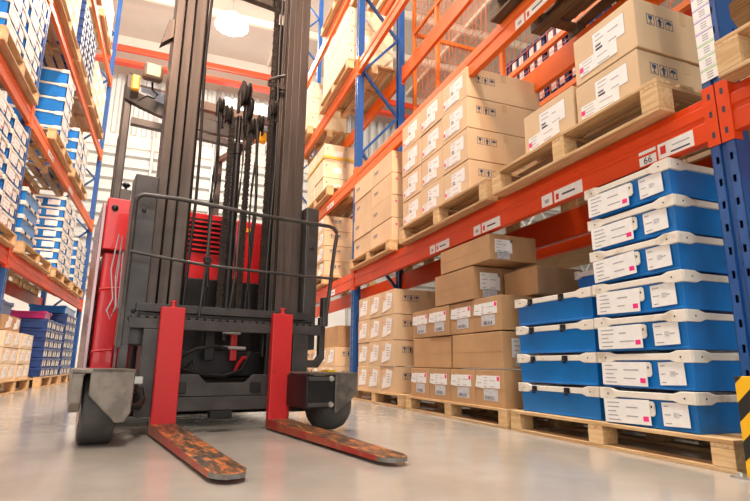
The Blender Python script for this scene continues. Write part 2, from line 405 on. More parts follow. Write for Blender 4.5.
# ------------------------------------------------------------------ pallets
def pallet(side, xf, y0, z, w, d, h, label, dark=False, group='wooden pallets under the goods'):
    (x, y), rz = place(side, xf, y0, w)
    t = thing('wooden_pallet', label, 'pallet', (x, y, z), rz, group)
    wl, wx, we = ('darkwood',)*3 if dark else ('wood', 'woodx', 'woodend')
    n = 6; bw = d*.115; th = .018
    key = ('p', w, d, h, dark)
    dk = cmesh(key+(0,), lambda: MB().box(0, w, 0, bw, 0, th).mesh('deck_board', [wl]))
    cr = cmesh(key+(1,), lambda: MB().box(0, .1, 0, d, 0, th).mesh('cross_board', [wx]))
    bl = cmesh(key+(2,), lambda: MB().box(0, .1, 0, .1, 0, h-3*th-.002).mesh('block', [we]))
    for i in range(n): obj('deck_board', dk, t, (0, i*(d-bw)/(n-1), h-th), bevel=.002)
    for i in range(3):
        xx = i*(w-.1)/2
        obj('cross_board', cr, t, (xx, 0, h-2*th-.001), bevel=.002)
        for j in range(3): obj('block', bl, t, (xx, j*(d-.1)/2, th+.0005), bevel=.002)
    bb = cmesh(key+(3,), lambda: MB().box(0, w, 0, .1, 0, th).mesh('bottom_board', [wl]))
    for j in range(3): obj('bottom_board', bb, t, (0, j*(d-.1)/2, 0), bevel=.002)
    return t
# ------------------------------------------------------------------ racks
def post_mesh(H, flip):
    b = MB(); W = .11; t = .004; s = -1 if flip else 1
    cols = [(0,.018,0),(.018,.032,1),(.032,.042,0),(.068,.078,0),(.078,.092,1),(.092,.11,0)]
    for a0, a1, hole in cols:
        if not hole: b.box(0, s*t, a0, a1, 0, H)
        else:
            z = 0; k = .06
            while k < H-.1:
                b.box(0, s*t, a0, a1, z, k); z = k+.032; k += .1
            b.box(0, s*t, a0, a1, z, H)
    b.box(s*.010, s*.014, .042, .068, 0, H); b.box(0, s*.014, .038, .042, 0, H); b.box(0, s*.014, .068, .072, 0, H)
    b.box(0, s*.09, 0, t, 0, H); b.box(0, s*.09, W-t, W, 0, H); b.box(s*.086, s*.09, t, .03, 0, H); b.box(s*.086, s*.09, .08, W-t, 0, H)
    b.box(s*.030, s*.034, t, W-t, 0, H, 1)
    return b.mesh('front_post', ['blue', 'hole'])
H = 9.6
POST = {0: post_mesh(H, False), 1: post_mesh(H, True)}
def upright(xf, y0, side, depth, label, group='blue rack uprights'):
    s = 1 if side == 'W' else -1; fl = 0 if side == 'W' else 1
    t = thing('rack_upright', label, 'rack upright', (xf, y0, 0), 0, group)
    obj('front_post', POST[fl], t, (0,0,.006)); obj('rear_post', POST[1-fl], t, (s*depth,0,.006))
    k = 0; z = .77; a, b_ = s*.09, s*(depth-.09)
    while z < H-.7:
        x0, x1 = (a, b_) if k % 2 == 0 else (b_, a)
        B(MB().add([(x0,.03,z-.025),(x0,.03,z+.025),(x1,.03,z+.60),(x1,.03,z+.65),(x0,.075,z-.025),(x0,.075,z+.025),(x1,.075,z+.60),(x1,.075,z+.65)],
            [(0,1,3,2),(4,6,7,5),(0,4,5,1),(2,3,7,6),(0,2,6,4),(1,5,7,3)]), 'diagonal_brace', 'blue', t)
        z += .625; k += 1
    B(MB().box(s*-.02, s*.11, -.02, .13, 0, .006), 'foot_plate', 'steel', t)
    B(MB().box(s*(depth-.11), s*(depth+.02), -.02, .13, 0, .006), 'foot_plate', 'steel', t)
    return t
def beam(xf, y0, y1, z0, z1, side, label, mt='orange', labs=(), rear=False, group='orange rack beams'):
    s = (1 if side == 'W' else -1)*(-1 if rear else 1)   # s points into the rack
    t = thing('rack_beam', label, 'rack beam', (xf, y0, z0), 0, group)
    L = y1-y0; h = z1-z0
    # step profile (y extruded): front face with a groove
    pr = [(0,0),(s*.05,0),(s*.05,h),(s*.022,h),(s*.022,h-.045),(0,h-.045),(0,h*.56),(s*.007,h*.52),(s*.007,h*.44),(0,h*.40)]
    B(MB().prism(pr, 'y', .0, L), 'beam_profile', mt, t, bevel=.004)
    for e in (0, 1):
        p = MB(); a0, a1 = ((-.052, .0) if e == 0 else (L, L+.052))
        p.box(-s*.006, -s*.001, a0, a1, -.035, h+.03)
        if e == 0: p.box(-s*.006, s*.045, -.001+.0, .004, -.035, h+.03)
        else: p.box(-s*.006, s*.045, L-.004, L, -.035, h+.03)
        c = (a0+a1)/2
        for zz in (.0, h*.45, h*.85): p.box(-s*.0065, -s*.006, c-.007, c+.007, zz, zz+.028, 1)
        B(p, 'end_plate', [mt, 'hole'], t, bevel=.0015)
    for yy, kind in labs:
        p = MB()
        def r(a0, a1, b0, b1, m, e0=.0005, e1=.0015): p.box(-s*e0, -s*e1, a0, a1, b0, b1, m)
        c0 = .008; c1 = h*.40
        if kind == 'full':
            r(yy, yy+.10, c0, c1*.62, 0); r(yy, yy+.10, c1*.78, c1*.98, 0)
            r(yy-.20, yy-.012, c0, c1*.98, 0); r(yy-.055, yy-.025, c0+.02, c1*.8, 2, .0015, .002); r(yy-.18, yy-.08, c0+.012, c0+.02, 1, .0015, .002); r(yy-.18, yy-.09, c0+.042, c0+.048, 3, .0015, .002)
            vs, fs = T66
            p.add([Vector((-s*(.0018+v.z), yy+.05+(-s)*v.x, (c0+c1*.62)/2+v.y)) for v in vs], fs, 1)
        else:
            r(yy, yy+.10, c0, c1*.98, 0); r(yy+.03, yy+.07, c0+.02, c1*.6, 3, .0015, .002)
            r(yy-.26, yy-.02, c0, c1*.98, 0); r(yy-.06, yy-.035, c0+.015, c1*.7, 2, .0015, .002); r(yy-.2, yy-.09, c0+.03, c0+.042, 1, .0015, .002)
        B(p, 'location_label', ['paper', 'ink', 'red', 'greyink'], t)
    return t
XR, DR = 2.14, .72          # right rack: aisle face and depth
XL, DL = -1.87, .80
U_R = [1.36, 6.32, 11.28]; U_L = [2.0, 7.12, 12.85]
posn = ['nearest', 'middle', 'farthest']
for i, y in enumerate(U_R):
    u = upright(XR, y, 'W', DR, 'blue perforated upright frame of the right rack, '+('nearest, with strip of location labels', 'second one, ending the first bay', 'farthest one, behind the forklift')[i])
    if i == 0:
        p = MB()
        z = 1.66
        for k in range(16):
            z0_ = z+k*.062
            p.box(-.0022, -.0008, .026, .108, z0_, z0_+.060, 0)
            p.box(-.0026, -.0022, .026, .108, z0_+.050, z0_+.055, 4 if k > 2 else 5)
            for q in range(3): p.box(-.0026, -.0022, .05, .078, z0_+.010+q*.012, z0_+.015+q*.012, 3)
        B(p, 'location_label', PM[:4]+['violet', 'green'], u)
for i, y in enumerate(U_L):
    upright(XL, y, 'E', DL, 'blue perforated upright frame of the left rack, '+('nearest, outside the left edge', 'second one, along the left edge', 'farthest one, beside the red forklift')[i])
LVR = [(1.385,1.60),(2.78,3.0),(4.45,4.68),(6.05,6.28)]
LVL = [(1.50,1.70),(3.28,3.50),(4.98,5.20),(6.86,7.08)]
shelf = ['lowest', 'second', 'third', 'top']
bay = ['near', 'far']
for side, X, D, U, LV, nm in (('W', XR, DR, U_R, LVR, 'right'), ('E', XL, DL, U_L, LVL, 'left')):
    s = 1 if side == 'W' else -1
    for b in range(2):
        for l, (z0, z1) in enumerate(LV):
            labs = []
            if side == 'W' and l == 0: labs = [(.27, 'full'), (1.03, 'small'), (1.85, 'small'), (2.6, 'small')] if b == 0 else [(1.0, 'small'), (2.2,'small')]
            elif l == 1: labs = [(1.2, 'small'), (2.9, 'small')]
            beam(X, U[b]+.11, U[b+1], z0, z1, side, f'{"orange" if l else "shaded orange"} front beam of the {shelf[l]} shelf level, {bay[b]} bay of the {nm}-hand rack', labs=labs, mt='orange_shade' if l == 0 else 'orange')
            beam(X+s*D, U[b]+.11, U[b+1], z0, z1, side, f'orange rear beam of the {shelf[l]} shelf level, {bay[b]} bay of the {nm}-hand rack', rear=True, mt='orange_shade' if l == 0 else 'orange')
# hazard guard at the foot of the near upright
g = thing('post_guard', 'yellow and black striped guard at the foot of the near right upright', 'post guard', (2.06, 1.29, 0), 0)
B(MB().prism([(0,0),(.19,0),(.19,.008),(.008,.008),(.008,.155),(0,.155)], 'z', .008, .375), 'angle_shield', 'hazard', g, bevel=.002)
B(MB().box(-.03, .22, -.03, .20, 0, .008), 'base_plate', 'steel', g)
for a, c in ((-.015,.17),(.2,-.015)): B(MB().lathe([(0,.01),(.012,.01),(.014,.006)], (a, c, .008), 'z', 10), 'anchor_bolt', 'steel', g)
# ------------------------------------------------------------------ goods, right rack
row4 = ['bottom', 'second', 'third', 'top']
ph = .165
def rowname(r, n): return 'bottom' if r == 0 else ('top' if r == n-1 else ['', 'second', 'third', 'fourth', 'fifth', 'sixth', 'seventh'][r])
def colname(c, n):
    if n == 1: return ''
    if n == 2: return ('near column', 'far column')[c]
    if n == 3: return ('near column', 'middle column', 'far column')[c]
    return ('nearest column', 'second column', 'third column', 'farthest column')[c]
XP = 2.09
def stack(side, xf, y0, z, w, d, h, nc, nr, style, mt, where, group, kind='carton', jit=.0, vary=0, adj='tan carton'):
    for r in range(nr):
        for c in range(nc):
            st = style+'/'+str((r*nc+c) % vary if vary else 0)
            lb = f'{adj}, {rowname(r, nr)} row' + (f', {colname(c, nc)}' if nc > 1 else '') + f' of the {where}'
            jx = random.uniform(-jit, jit)
            if kind == 'carton': carton(side, xf+jx, y0+c*w, z+r*h, w, d, h, st, mt, lb, group)
            else: crate(side, xf+jx, y0+c*w, z+r*h, w, d, h, st, mt, lb, group)
pz = 1.60
# a: near pallet on first shelf
pallet('W', 2.06, 1.63, pz, 1.40, .86, .165, 'pale wooden pallet overhanging the lowest orange beam nearest the right upright')
zA = pz+.167
carton('W', 2.12, 1.765, zA+.075, .455, .70, .262, 'As/0', 'carton', 'large tan carton with label, lower of two on the nearest raised pallet', 'cartons on the nearest raised pallet')
carton('W', 2.12, 1.755, zA+.339, .455, .70, .30, 'As/1', 'carton', 'large tan carton with label, upper of two on the nearest raised pallet', 'cartons on the nearest raised pallet')
carton('W', 2.12, 2.235, zA+.06, .48, .60, .30, 'As/2', 'carton', 'single lower tan carton left of the two large stacked ones on raised pallet', 'cartons on the nearest raised pallet')
for o in [x for x in COL.objects if x.name.startswith('cardboard_box')]: o.location.z = o.location.z - (.075 if abs(o.location.z-(zA+.075)) < .001 or abs(o.location.z-(zA+.339)) < .001 else .06)
# b
pallet('W', 2.07, 3.12, pz, 1.60, .86, .165, 'pale wooden pallet under the twelve labelled cartons on the lowest beam')
stack('W', 2.12, 3.42, pz+.167, .44, .74, .2785, 3, 4, 'As', 'carton', 'twelve labelled cartons above the beam', 'labelled cartons of the raised twelve-box stack', vary=3, jit=.006)
# c
pallet('W', 2.07, 4.98, pz-.0, 1.33, .86, .12, 'pale wooden pallet under the eight-box stack near the second right upright')
stack('W', 2.12, 5.02, pz+.122, .645, .74, .26, 2, 4, 'tr', 'carton', 'eight-box stack beside second upright', 'plain cartons of the eight-box stack', jit=.006)
# d: far bay, lowest shelf
pallet('W', 2.07, 7.6, pz, 1.5, .86, .15, 'wooden pallet on the lowest shelf of the far right bay')
stack('W', 2.12, 7.75, pz+.152, .44, .74, .245, 3, 4, 'Fs', 'carton', 'stack on the lowest shelf, far right bay', 'cartons on the far bay lowest shelf', vary=3, jit=.01)
# e: far bay, second shelf
pallet('W', 2.07, 7.5, 3.0, 1.6, .86, .15, 'wooden pallet on the second shelf of the far right bay')
stack('W', 2.12, 7.95, 3.152, .55, .74, .30, 2, 3, 'r', 'cream', 'strapped stack on second shelf, far right bay', 'cream cartons on the far bay second shelf', adj='cream carton', jit=.01)
tag(B(MB().box(2.106, 2.118, 7.93, 9.1, 3.78, 3.82).box(2.106, 2.88, 7.925, 7.935, 3.78, 3.82), 'packing_strap', 'strap'), 'yellow strap round the cream cartons on the second shelf', 'strap')
# e2: far bay, third shelf
pallet('W', 2.07, 6.6, 4.68, 1.6, .86, .16, 'wooden pallet on the third shelf of the far right bay, seen from below')
stack('W', 2.12, 6.75, 4.842, .48, .74, .33, 3, 3, 'r', 'cream', 'tall stack on third shelf behind blue upright', 'cream cartons on the third shelf near the upright', adj='cream carton', jit=.006)
pallet('W', 2.07, 9.0, 4.68, 1.6, .86, .15, 'wooden pallet farthest along the third shelf of right rack')
stack('W', 2.12, 9.1, 4.832, .5, .74, .33, 2, 3, 'r', 'cream', 'far stack on third shelf of right rack', 'cream cartons far along the third shelf', adj='cream carton')
pallet('W', 2.07, 6.7, 6.28, 1.6, .86, .15, 'wooden pallet on the top beam of the far right bay, seen from below')
# near bay, second shelf: dark pallet seen from below
pallet('W', 2.08, 1.9, 3.0, 1.1, .86, .15, 'old dark wooden pallet on the second shelf, seen from below', dark=True)
carton('W', 2.12, 2.0, 3.152, .8, .7, .3, 'x', 'kraft', 'brown carton on the old dark pallet of second shelf', 'cartons on the dark pallet')
# pallet to the right of the near upright
pallet('W', 2.06, .10, pz, 1.24, .86, .17, 'brown wooden pallet right of the near upright, cut by the picture edge')
upright(XR, -3.6, 'W', DR, 'blue perforated upright frame of the right-hand rack, beside the camera')
beam(XR, -3.49, 1.36, 1.385, 1.60, 'W', mt='orange_shade', label='shaded orange front beam right of the nearest upright, running out of view')
beam(XR+DR, -3.49, 1.36, 1.385, 1.60, 'W', 'orange rear beam right of the nearest upright, running out of view', rear=True)
# floor stacks
zf = .127
pallet('W', 2.10, 1.51, 0, 1.47, .9, .127, 'pale wooden pallet on the floor under the blue crates')
pallet('W', 2.10, 3.02, 0, 1.60, .9, .127, 'pale wooden pallet on the floor under the brown labelled cartons')
pallet('W', 2.10, 4.72, 0, 1.52, .9, .127, 'wooden pallet on the floor beside the second right upright')
fw = [('f', 3)]
stack('W', 2.12, 4.95, zf, .37, .80, .266, 3, 4, 'Fs', 'carton', 'floor stack beside second blue upright', 'cartons of the floor stack by the second upright', vary=3, jit=.006)
GB = 'brown cartons of the mixed floor stack'
for c in range(4):
    carton('W', 2.12, 3.06+c*.372, zf, .372, .62, .257, f'G/{c}', 'kraft', f'brown labelled carton, {colname(c,4)} of bottom row, mixed stack on floor pallet', GB)
    carton('W', 2.12+(.0,.01,.0,.015)[c], 3.06+c*.372, zf+.523, .372, .62, .25, f'G/{c+1}', 'kraft', f'brown labelled carton, {colname(c,4)} of third row, mixed stack on floor pallet', GB)
carton('W', 2.12, 3.06, zf+.26, .70, .62, .26, 'n/1', 'kraft', 'plain wide brown carton, right one of second row, mixed floor stack', GB)
carton('W', 2.13, 3.80, zf+.26, .72, .62, .26, 'x', 'kraft', 'plain wide brown carton, left one of second row, mixed floor stack', GB)
zt = zf+.776
carton('W', 2.12, 3.41, zt, .64, .5, .262, 'n/1', 'kraft', 'wide brown carton lying on the four labelled ones, end label on its right', GB)
carton('W', 2.12, 3.18, zt+.265, .76, .42, .20, 'n/2', 'kraft', 'topmost brown carton just under the orange beam, end label', GB)
carton('W', 2.36, 2.96, zf+.776, .40, .40, .205, 'x', 'kraft', 'plain dark brown carton behind the crates, right of the labelled one', GB)
# blue crates
hc = .179
J = 'blue crates of the tall near stack'
for r in range(7):
    crate('W', 2.12+(.0,.004,-.004,.003,0,.004,-.003)[r], 1.65, zf+r*hc, .56, .66, hc, f'T/{r}', 'crate', f'blue crate with white rim and tagged card, {rowname(r,7)} of the tall near stack', J)
for r in range(4):
    crate('W', 2.14, 2.225, zf+r*hc, .71, .60, hc, 'C', 'crate', f'blue crate with white rim and black clips, {rowname(r,4)} of the low stack', 'blue crates of the low clipped stack')
crate('W', 2.56, 2.52, zf+4*hc, .30, .30, hc*1.15, 'x', 'crate', 'small blue crate sitting at the back on top of the clipped stack', 'blue crates on top')
# far bay floor
pallet('W', 2.10, 6.9, 0, 1.5, .9, .127, 'wooden pallet on the floor behind the second right upright')
stack('W', 2.12, 7.0, .127, .42, .8, .26, 3, 2, 'Fs', 'carton', 'low floor stack behind second upright', 'cartons of the low floor stack', vary=3)
for c in range(2): carton('W', 2.16, 7.02+c*.6, .127+.52, .58, .7, .3, 'x', 'kraft', f'plain dark brown carton, {("near","far")[c]} one on the low floor stack behind upright', 'dark cartons on the low floor stack')
pallet('W', 2.10, 8.9, 0, 1.5, .9, .127, 'wooden pallet on the floor farthest along the right rack')
stack('W', 2.12, 9.0, .127, .44, .8, .26, 3, 2, 'Fs', 'carton', 'farthest floor stack on the right', 'cartons of the farthest right floor stack', vary=3)
# ------------------------------------------------------------------ cage behind the right rack
cg = thing('mesh_cage', 'orange wire mesh cage behind the right-hand rack, upper level', 'mesh cage', (3.12, 1.2, 2.85))
Lc, Hc = 5.4, 4.2
for y in (0, 1.9, 3.1, 4.6, Lc-.05):
    B(MB().box(0,.05,y,y+.05,0,Hc), 'cage_post', 'orange2', cg)
for z in (0, .55, 2.6, Hc-.05): B(MB().box(-.002,.04,.05,Lc-.05,z,z+.05), 'cage_rail', 'orange2', cg)
for z in (.55, 2.6): B(MB().box(.05,1.4,Lc-.05,Lc,z,z+.06), 'side_rail', 'orange2', cg)
w_ = MB()
for k in range(1, int(Lc/.1)): w_.box(.018,.022,k*.1-.002,k*.1+.002,.05,Hc-.05)
for k in range(1, int(Hc/.12)): w_.box(.014,.018,.05,Lc-.05,k*.12-.002,k*.12+.002)
B(w_, 'wire_mesh', 'orange2', cg)
w_ = MB()
for k in range(1, 14): w_.box(.05+k*.1-.002,.05+k*.1+.002,Lc-.03,Lc-.026,0,Hc-.05)
for k in range(1, int(Hc/.12)): w_.box(.05,1.4,Lc-.034,Lc-.03,k*.12-.002,k*.12+.002)
B(w_, 'side_mesh', 'orange2', cg)
# goods beyond the cage
G2 = 'second storage rack behind the mesh cage'
for k, y in enumerate((0, 2.5, 5.4)):
    tag(B(MB().box(0,.08,0,.08,0,4.4), 'rack_post', 'blue', None, (3.4,.8+y,0)), 'blue post of the second rack behind the mesh, '+('nearest', 'middle', 'farthest')[k]+' of three', 'rack post', G2)
for k, z in enumerate((1.45, 2.9)):
    q = ('lower', 'upper')[k]
    tag(B(MB().box(0,.05,0,5.3,0,.10), 'rack_beam', 'orange_shade', None, (3.34,.88,z)), f'{q} orange beam of the second rack behind the mesh', 'rack beam', G2)
    tag(B(MB().box(0,.85,0,5.3,0,.018), 'shelf_board', 'woodx', None, (3.49,.88,z+.101)), f'{q} wooden shelf board of the second rack behind the mesh', 'shelf', G2)
for r in range(5):
    for c in range(5):
        crate('W', 3.50, 3.4+c*.32, 3.025+r*.19, .32, .5, .19, 'NY/%d' % (c+r), 'crate_dark', f'dark bin with white tickets, {rowname(r,5)} row, number {c+1} from near end, behind mesh', 'dark ticketed bins behind the mesh cage')
for r in range(2):
    for c in range(3):
        carton('W', 3.50, 1.6+c*.5, 1.575+r*.4, .5, .6, .38, 'x', 'cream', f'cream carton, {rowname(r,2)} row, {colname(c,3)}, on lower shelf behind the rack', 'cream cartons behind the right rack')
# ------------------------------------------------------------------ goods, left rack
LX = -1.85
hz_ = .165
# floor level
for i, (y, n) in enumerate(((7.35,'nearest'),(9.55,'middle'),(11.15,'farthest'))):
    pallet('E', -1.82, y, 0, 1.5, .9, .165, f'wooden pallet on the floor of the left rack, {n} of three')
stack('E', LX, 7.45, .167, .36, .7, .20, 4, 3, 'Fl', 'cream', 'floor stack at the left edge', 'pale labelled cartons on the left floor', vary=3, adj='pale labelled carton', jit=.01)
stack('E', LX-.03, 7.45, .767, .36, .7, .19, 2, 1, 'Fl', 'kraft', 'topping of the left floor stack', 'brown cartons on the left floor stack', adj='brown carton')
stack('E', LX, 9.6, .167, .36, .75, .15, 4, 6, 'NY', 'crate_dark', 'nearer navy bin stack on left floor', 'navy bins of the nearer left floor stack', kind='crate', vary=3, adj='navy bin')
stack('E', LX, 11.2, .167, .36, .75, .16, 3, 7, 'NY', 'crate_dark', 'farther navy bin stack on left floor', 'navy bins of the farther left floor stack', kind='crate', vary=3, adj='navy bin')
crate('E', LX-.05, 11.25, 1.29, 1.1, .6, .15, 'N', 'crate', 'wide blue bin on top of the farther navy stack', 'wide bins on the left floor stacks')
crate('E', LX-.05, 9.65, 1.07, .45, .5, .12, 'N', 'magenta', 'magenta bin on top of the nearer navy stack', 'wide bins on the left floor stacks')
crate('E', LX-.1, 7.5, .96, .5, .5, .18, 'N', 'crate_dark', 'navy bin on the brown cartons at left edge', 'wide bins on the left floor stacks')
# lowest shelf
zl = 1.70
for i, (y, w, n) in enumerate(((5.65,1.44,'nearest'),(7.4,1.7,'second'),(9.35,1.5,'third'),(11.0,1.3,'farthest'))):
    pallet('E', -1.80, y, zl, w, .9, .15, f'wooden pallet on the lowest shelf of the left rack, {n} of four')
zc = zl+.152
stack('E', LX, 6.44, zc, .62, .7, hc, 1, 7, 'TL', 'crate', 'tall left edge stack, lowest shelf', 'blue crates of the left edge stack', kind='crate', vary=7, adj='white-rimmed blue crate')
stack('E', LX, 5.78, zc, .62, .7, hc, 1, 7, 'TL', 'crate', 'stack cut by the left edge, lowest shelf', 'blue crates cut by the left edge', kind='crate', vary=7, adj='white-rimmed blue crate')
stack('E', LX-.02, 7.45, zc, .75, .6, hc, 1, 4, 'C', 'crate', 'short clipped stack behind left upright', 'blue crates of the short left stack', kind='crate', adj='white-rimmed blue crate')
stack('E', LX, 9.65, zc, .58, .75, hc, 2, 7, 'TL', 'crate', 'tall stack, mid left lowest shelf', 'blue crates of the middle left stack', kind='crate', vary=7, adj='white-rimmed blue crate')
stack('E', LX, 11.2, zc, .55, .7, hc, 2, 5, 'TL', 'crate', 'farthest stack of left lowest shelf', 'blue crates of the farthest left stack', kind='crate', vary=7, adj='white-rimmed blue crate')
# second shelf
z2 = 3.50
for i, (y, n) in enumerate(((5.6,'nearest'),(8.1,'second'),(9.75,'third'))):
    pallet('E', -1.80, y, z2, 1.45, .9, .16, f'wooden pallet on the second shelf of the left rack, {n} of three')
stack('E', LX, 5.7, z2+.162, .66, .7, .20, 2, 6, 'T', 'crate', 'upper left edge stack, second shelf', 'blue crates of the upper left stack', kind='crate', vary=5, adj='white-rimmed blue crate')
stack('E', LX, 8.55, z2+.162, .60, .75, .235, 1, 5, 'T', 'crate', 'stack behind left upright, second shelf', 'blue crates of the second shelf stack behind upright', kind='crate', vary=5, adj='white-rimmed blue crate')
stack('E', LX, 9.9, z2+.162, .6, .7, .2, 2, 4, 'T', 'crate', 'far stack, left second shelf', 'blue crates of the far second shelf stack', kind='crate', vary=5, adj='white-rimmed blue crate')
# third shelf
z3 = 5.20
for i, (y, n) in enumerate(((7.25,'nearest'),(8.9,'second'),(10.6,'third'))):
    pallet('E', -1.80, y, z3, 1.6, .9, .16, f'wooden pallet on the third shelf of the left rack, {n} of three')
stack('E', LX, 7.35, z3+.162, .45, .7, .30, 3, 3, 'F', 'cream', 'high stack on left third shelf', 'cream cartons on the left third shelf', adj='cream carton', vary=3)
stack('E', LX, 9.0, z3+.162, .36, .7, .15, 4, 7, 'NY', 'crate_dark', 'dark bins high on left third shelf', 'navy bins high on the left third shelf', kind='crate', vary=3, adj='navy bin')
stack('E', LX, 10.7, z3+.162, .5, .7, .30, 3, 3, 'F', 'cream', 'farthest high stack on left third shelf', 'cream cartons far on the left third shelf', adj='cream carton', vary=3)
z4 = 7.08
for i, (y, n) in enumerate(((8.6,'nearer'),(10.4,'farther'))):
    pallet('E', -1.80, y, z4, 1.5, .9, .15, f'wooden pallet on the top level of the left rack, {n} of two')
    stack('E', LX, y+.1, z4+.152, .45, .7, .3, 3, 3, 'F', 'cream', f'{n} stack on the left top level', f'cream cartons of the {n} top level stack', adj='cream carton', vary=3)
# ------------------------------------------------------------------ forklift
FO = Vector((.067, 3.30, 0)); TH = R(10)
fk = thing('reach_forklift', 'red and dark grey reach forklift standing in the aisle with lowered forks', 'forklift', FO, TH)
for u0 in (-.137, .547):
    w = .136; L = 1.37
    sh = MB(); sh.prism([(0,.05),(.05,.05),(.05,.722),(0,.722)], 'x', u0, u0+w)
    f = B(sh, 'fork_shank', 'shank', fk, bevel=.006)
    b = MB(); c = .02; n = 8
    outline = [(u0,.05),(u0,-L+.07),(u0+.02,-L+.02),(u0+.045,-L),(u0+w-.045,-L),(u0+w-.02,-L+.02),(u0+w,-L+.07),(u0+w,.05)]
    def top(y): return .066+(-y)/L*(.034-.066) if y < 0 else .066
    def bot(y): return .012 if y > -.9 else .012+(-.9-y)*.01
    N_ = len(outline)
    vs = [(x, y, top(y)) for x, y in outline]+[(x, y, bot(y)) for x, y in outline]
    b.add(vs, [tuple(range(N_))], 0); b.add(vs, [tuple(range(2*N_-1, N_-1, -1))], 1)
    for i in range(N_): b.add([vs[i], vs[(i+1) % N_], vs[(i+1) % N_+N_], vs[i+N_]], [(0,1,2,3)], 2 if 1 <= i <= 5 else 1)
    bl = B(b, 'fork_blade', ['worn', 'forkside', 'tip'], fk)
    h = MB(); c0 = u0+.055
    h.lathe([(0,.017),(.012,.017),(.014,.012),(.028,.012),(.03,.02),(.038,.02),(.04,.012)], (c0+.015,.025,.722), 'z', 14)
    B(h, 'lock_pin', 'red', f, smooth=True)
# carriage
c = MB(); c.box(-.30,.945,.055,.10,.595,.655)
for k in range(26):
    a = -.29+k*.047
    c.box(a, a+.033, .055, .10, .655, .668)
B(c, 'upper_carriage_bar', 'grey', fk, bevel=.003)
B(MB().box(-.26,.84,.13,.19,.70,.75), 'cross_plate', 'grey', fk, bevel=.003)
B(MB().box(-.24,.86,.10,.13,.665,.69), 'slot_rail', 'black', fk)
B(MB().box(-.215,-.12,.055,.10,.10,.594), 'side_plate', 'grey', fk, bevel=.004)
B(MB().box(.712,.822,.055,.10,.10,.594), 'side_plate', 'grey', fk, bevel=.004)
B(MB().box(-.119,.711,.05,.11,.125,.205), 'lower_carriage_bar', 'grey', fk, bevel=.004)
B(MB().prism([(-.119,.206),(.711,.206),(.711,.335),(.46,.335),(.41,.285),(.17,.285),(.12,.335),(-.119,.335)], 'y', .07, .11), 'dipped_plate', 'grey', fk, bevel=.004)
for u in (-.02, .44, .60): B(MB().box(u, u+.07, .058, .07, .225, .29), 'hinge_pad', 'black', fk, bevel=.004)
B(MB().box(.20,.33,.04,.11,.075,.124).box(.215,.315,.034,.04,.085,.115), 'step_bracket', 'black', fk, bevel=.003)
# small side window plates left and right of carriage
B(MB().prism([(-.345,.50),(-.285,.50),(-.285,.594),(-.31,.66),(-.345,.66)], 'y', .055, .10), 'side_arm', 'grey', fk, bevel=.003)
B(MB().prism([(-.33,.30),(-.216,.30),(-.216,.34),(-.285,.34),(-.285,.5),(-.33,.5)], 'y', .055, .09), 'side_bracket', 'grey', fk, bevel=.003)
B(MB().prism([(.823,.38),(.90,.38),(.945,.44),(.945,.72),(.905,.72),(.905,.46),(.88,.43),(.823,.43)], 'y', .055, .10), 'side_bracket', 'grey', fk, bevel=.003)
# load guard rails
def arc(c, r, a0, a1, v, n=6): return [(c[0]+r*math.cos(R(a0+(a1-a0)*k/n)), v, c[1]+r*math.sin(R(a0+(a1-a0)*k/n))) for k in range(n+1)]
rail = [(-.335,.05,.52),(-.335,.03,1.0),(-.335,.02,1.32)]+arc((-.285,1.33), .05, 175, 95, .015)+[(-.10,.0,1.383),(.10,-.01,1.373),(.42,-.01,1.358),(.78,0,1.362),(.93,.01,1.364)]+arc((.945,1.31), .053, 85, 5, .02)+[(.985,.03,1.2),(.955,.03,.9),(.938,.05,.66)]
B(MB().tube(rail, .0135, 12), 'guard_top_rail', 'grey', fk, smooth=True)
B(MB().tube([(-.335,.02,1.03),(-.2,.01,1.015),(.06,0,.992),(.37,-.005,.985),(.73,0,.985),(.96,.02,.992)], .0095, 10), 'guard_middle_rail', 'grey', fk, smooth=True)
for u, z0, z1 in ((.105,.70,1.37),(.285,.75,1.36),(.62,.99,1.355),(.745,.99,1.36),(-.20,1.0,1.375)):
    pass
B(MB().tube([(.105,.012,1.37),(.10,.02,1.0),(.095,.08,.68)], .0085, 8), 'guard_upright', 'grey', fk, smooth=True)
B(MB().tube([(.29,.012,1.36),(.285,.02,1.0),(.28,.08,.74)], .007, 8), 'guard_upright', 'grey', fk, smooth=True)
B(MB().tube([(.775,.016,1.36),(.765,.016,.985)], .007, 8), 'guard_upright', 'grey', fk, smooth=True)
B(MB().lathe([(-.012,.022),(.0,.028),(.012,.022)], (.10,-.008,1.02), 'y', 12), 'rail_clamp', 'black', fk, smooth=True)
B(MB().prism([(-.352,.48),(-.325,.48),(-.322,1.30),(-.338,1.30)], 'y', .03, .10), 'guard_side_strip', 'grey', fk, bevel=.003)
B(MB().box(.918,.958,.04,.10,.66,.86), 'guard_socket', 'grey', fk, bevel=.004)
# side plates of the mast
def plate(u0, u1, z0, z1, bolts):
    p = B(MB().box(u0,u1,.15,.34,z0,z1), 'mast_side_plate', 'grey', fk, bevel=.008)
    for (a, z) in bolts: B(MB().lathe([(-.012,.009),(-.010,.013),(0,.013)], (a,.15,z), 'y', 12), 'bolt', 'black', p, smooth=True)
plate(-.338, -.200, .50, 1.55, [(-.27,1.32),(-.27,.70),(-.30,.58)])
plate(.812, .912, .50, 1.525, [(.862,1.22),(.862,.62)])
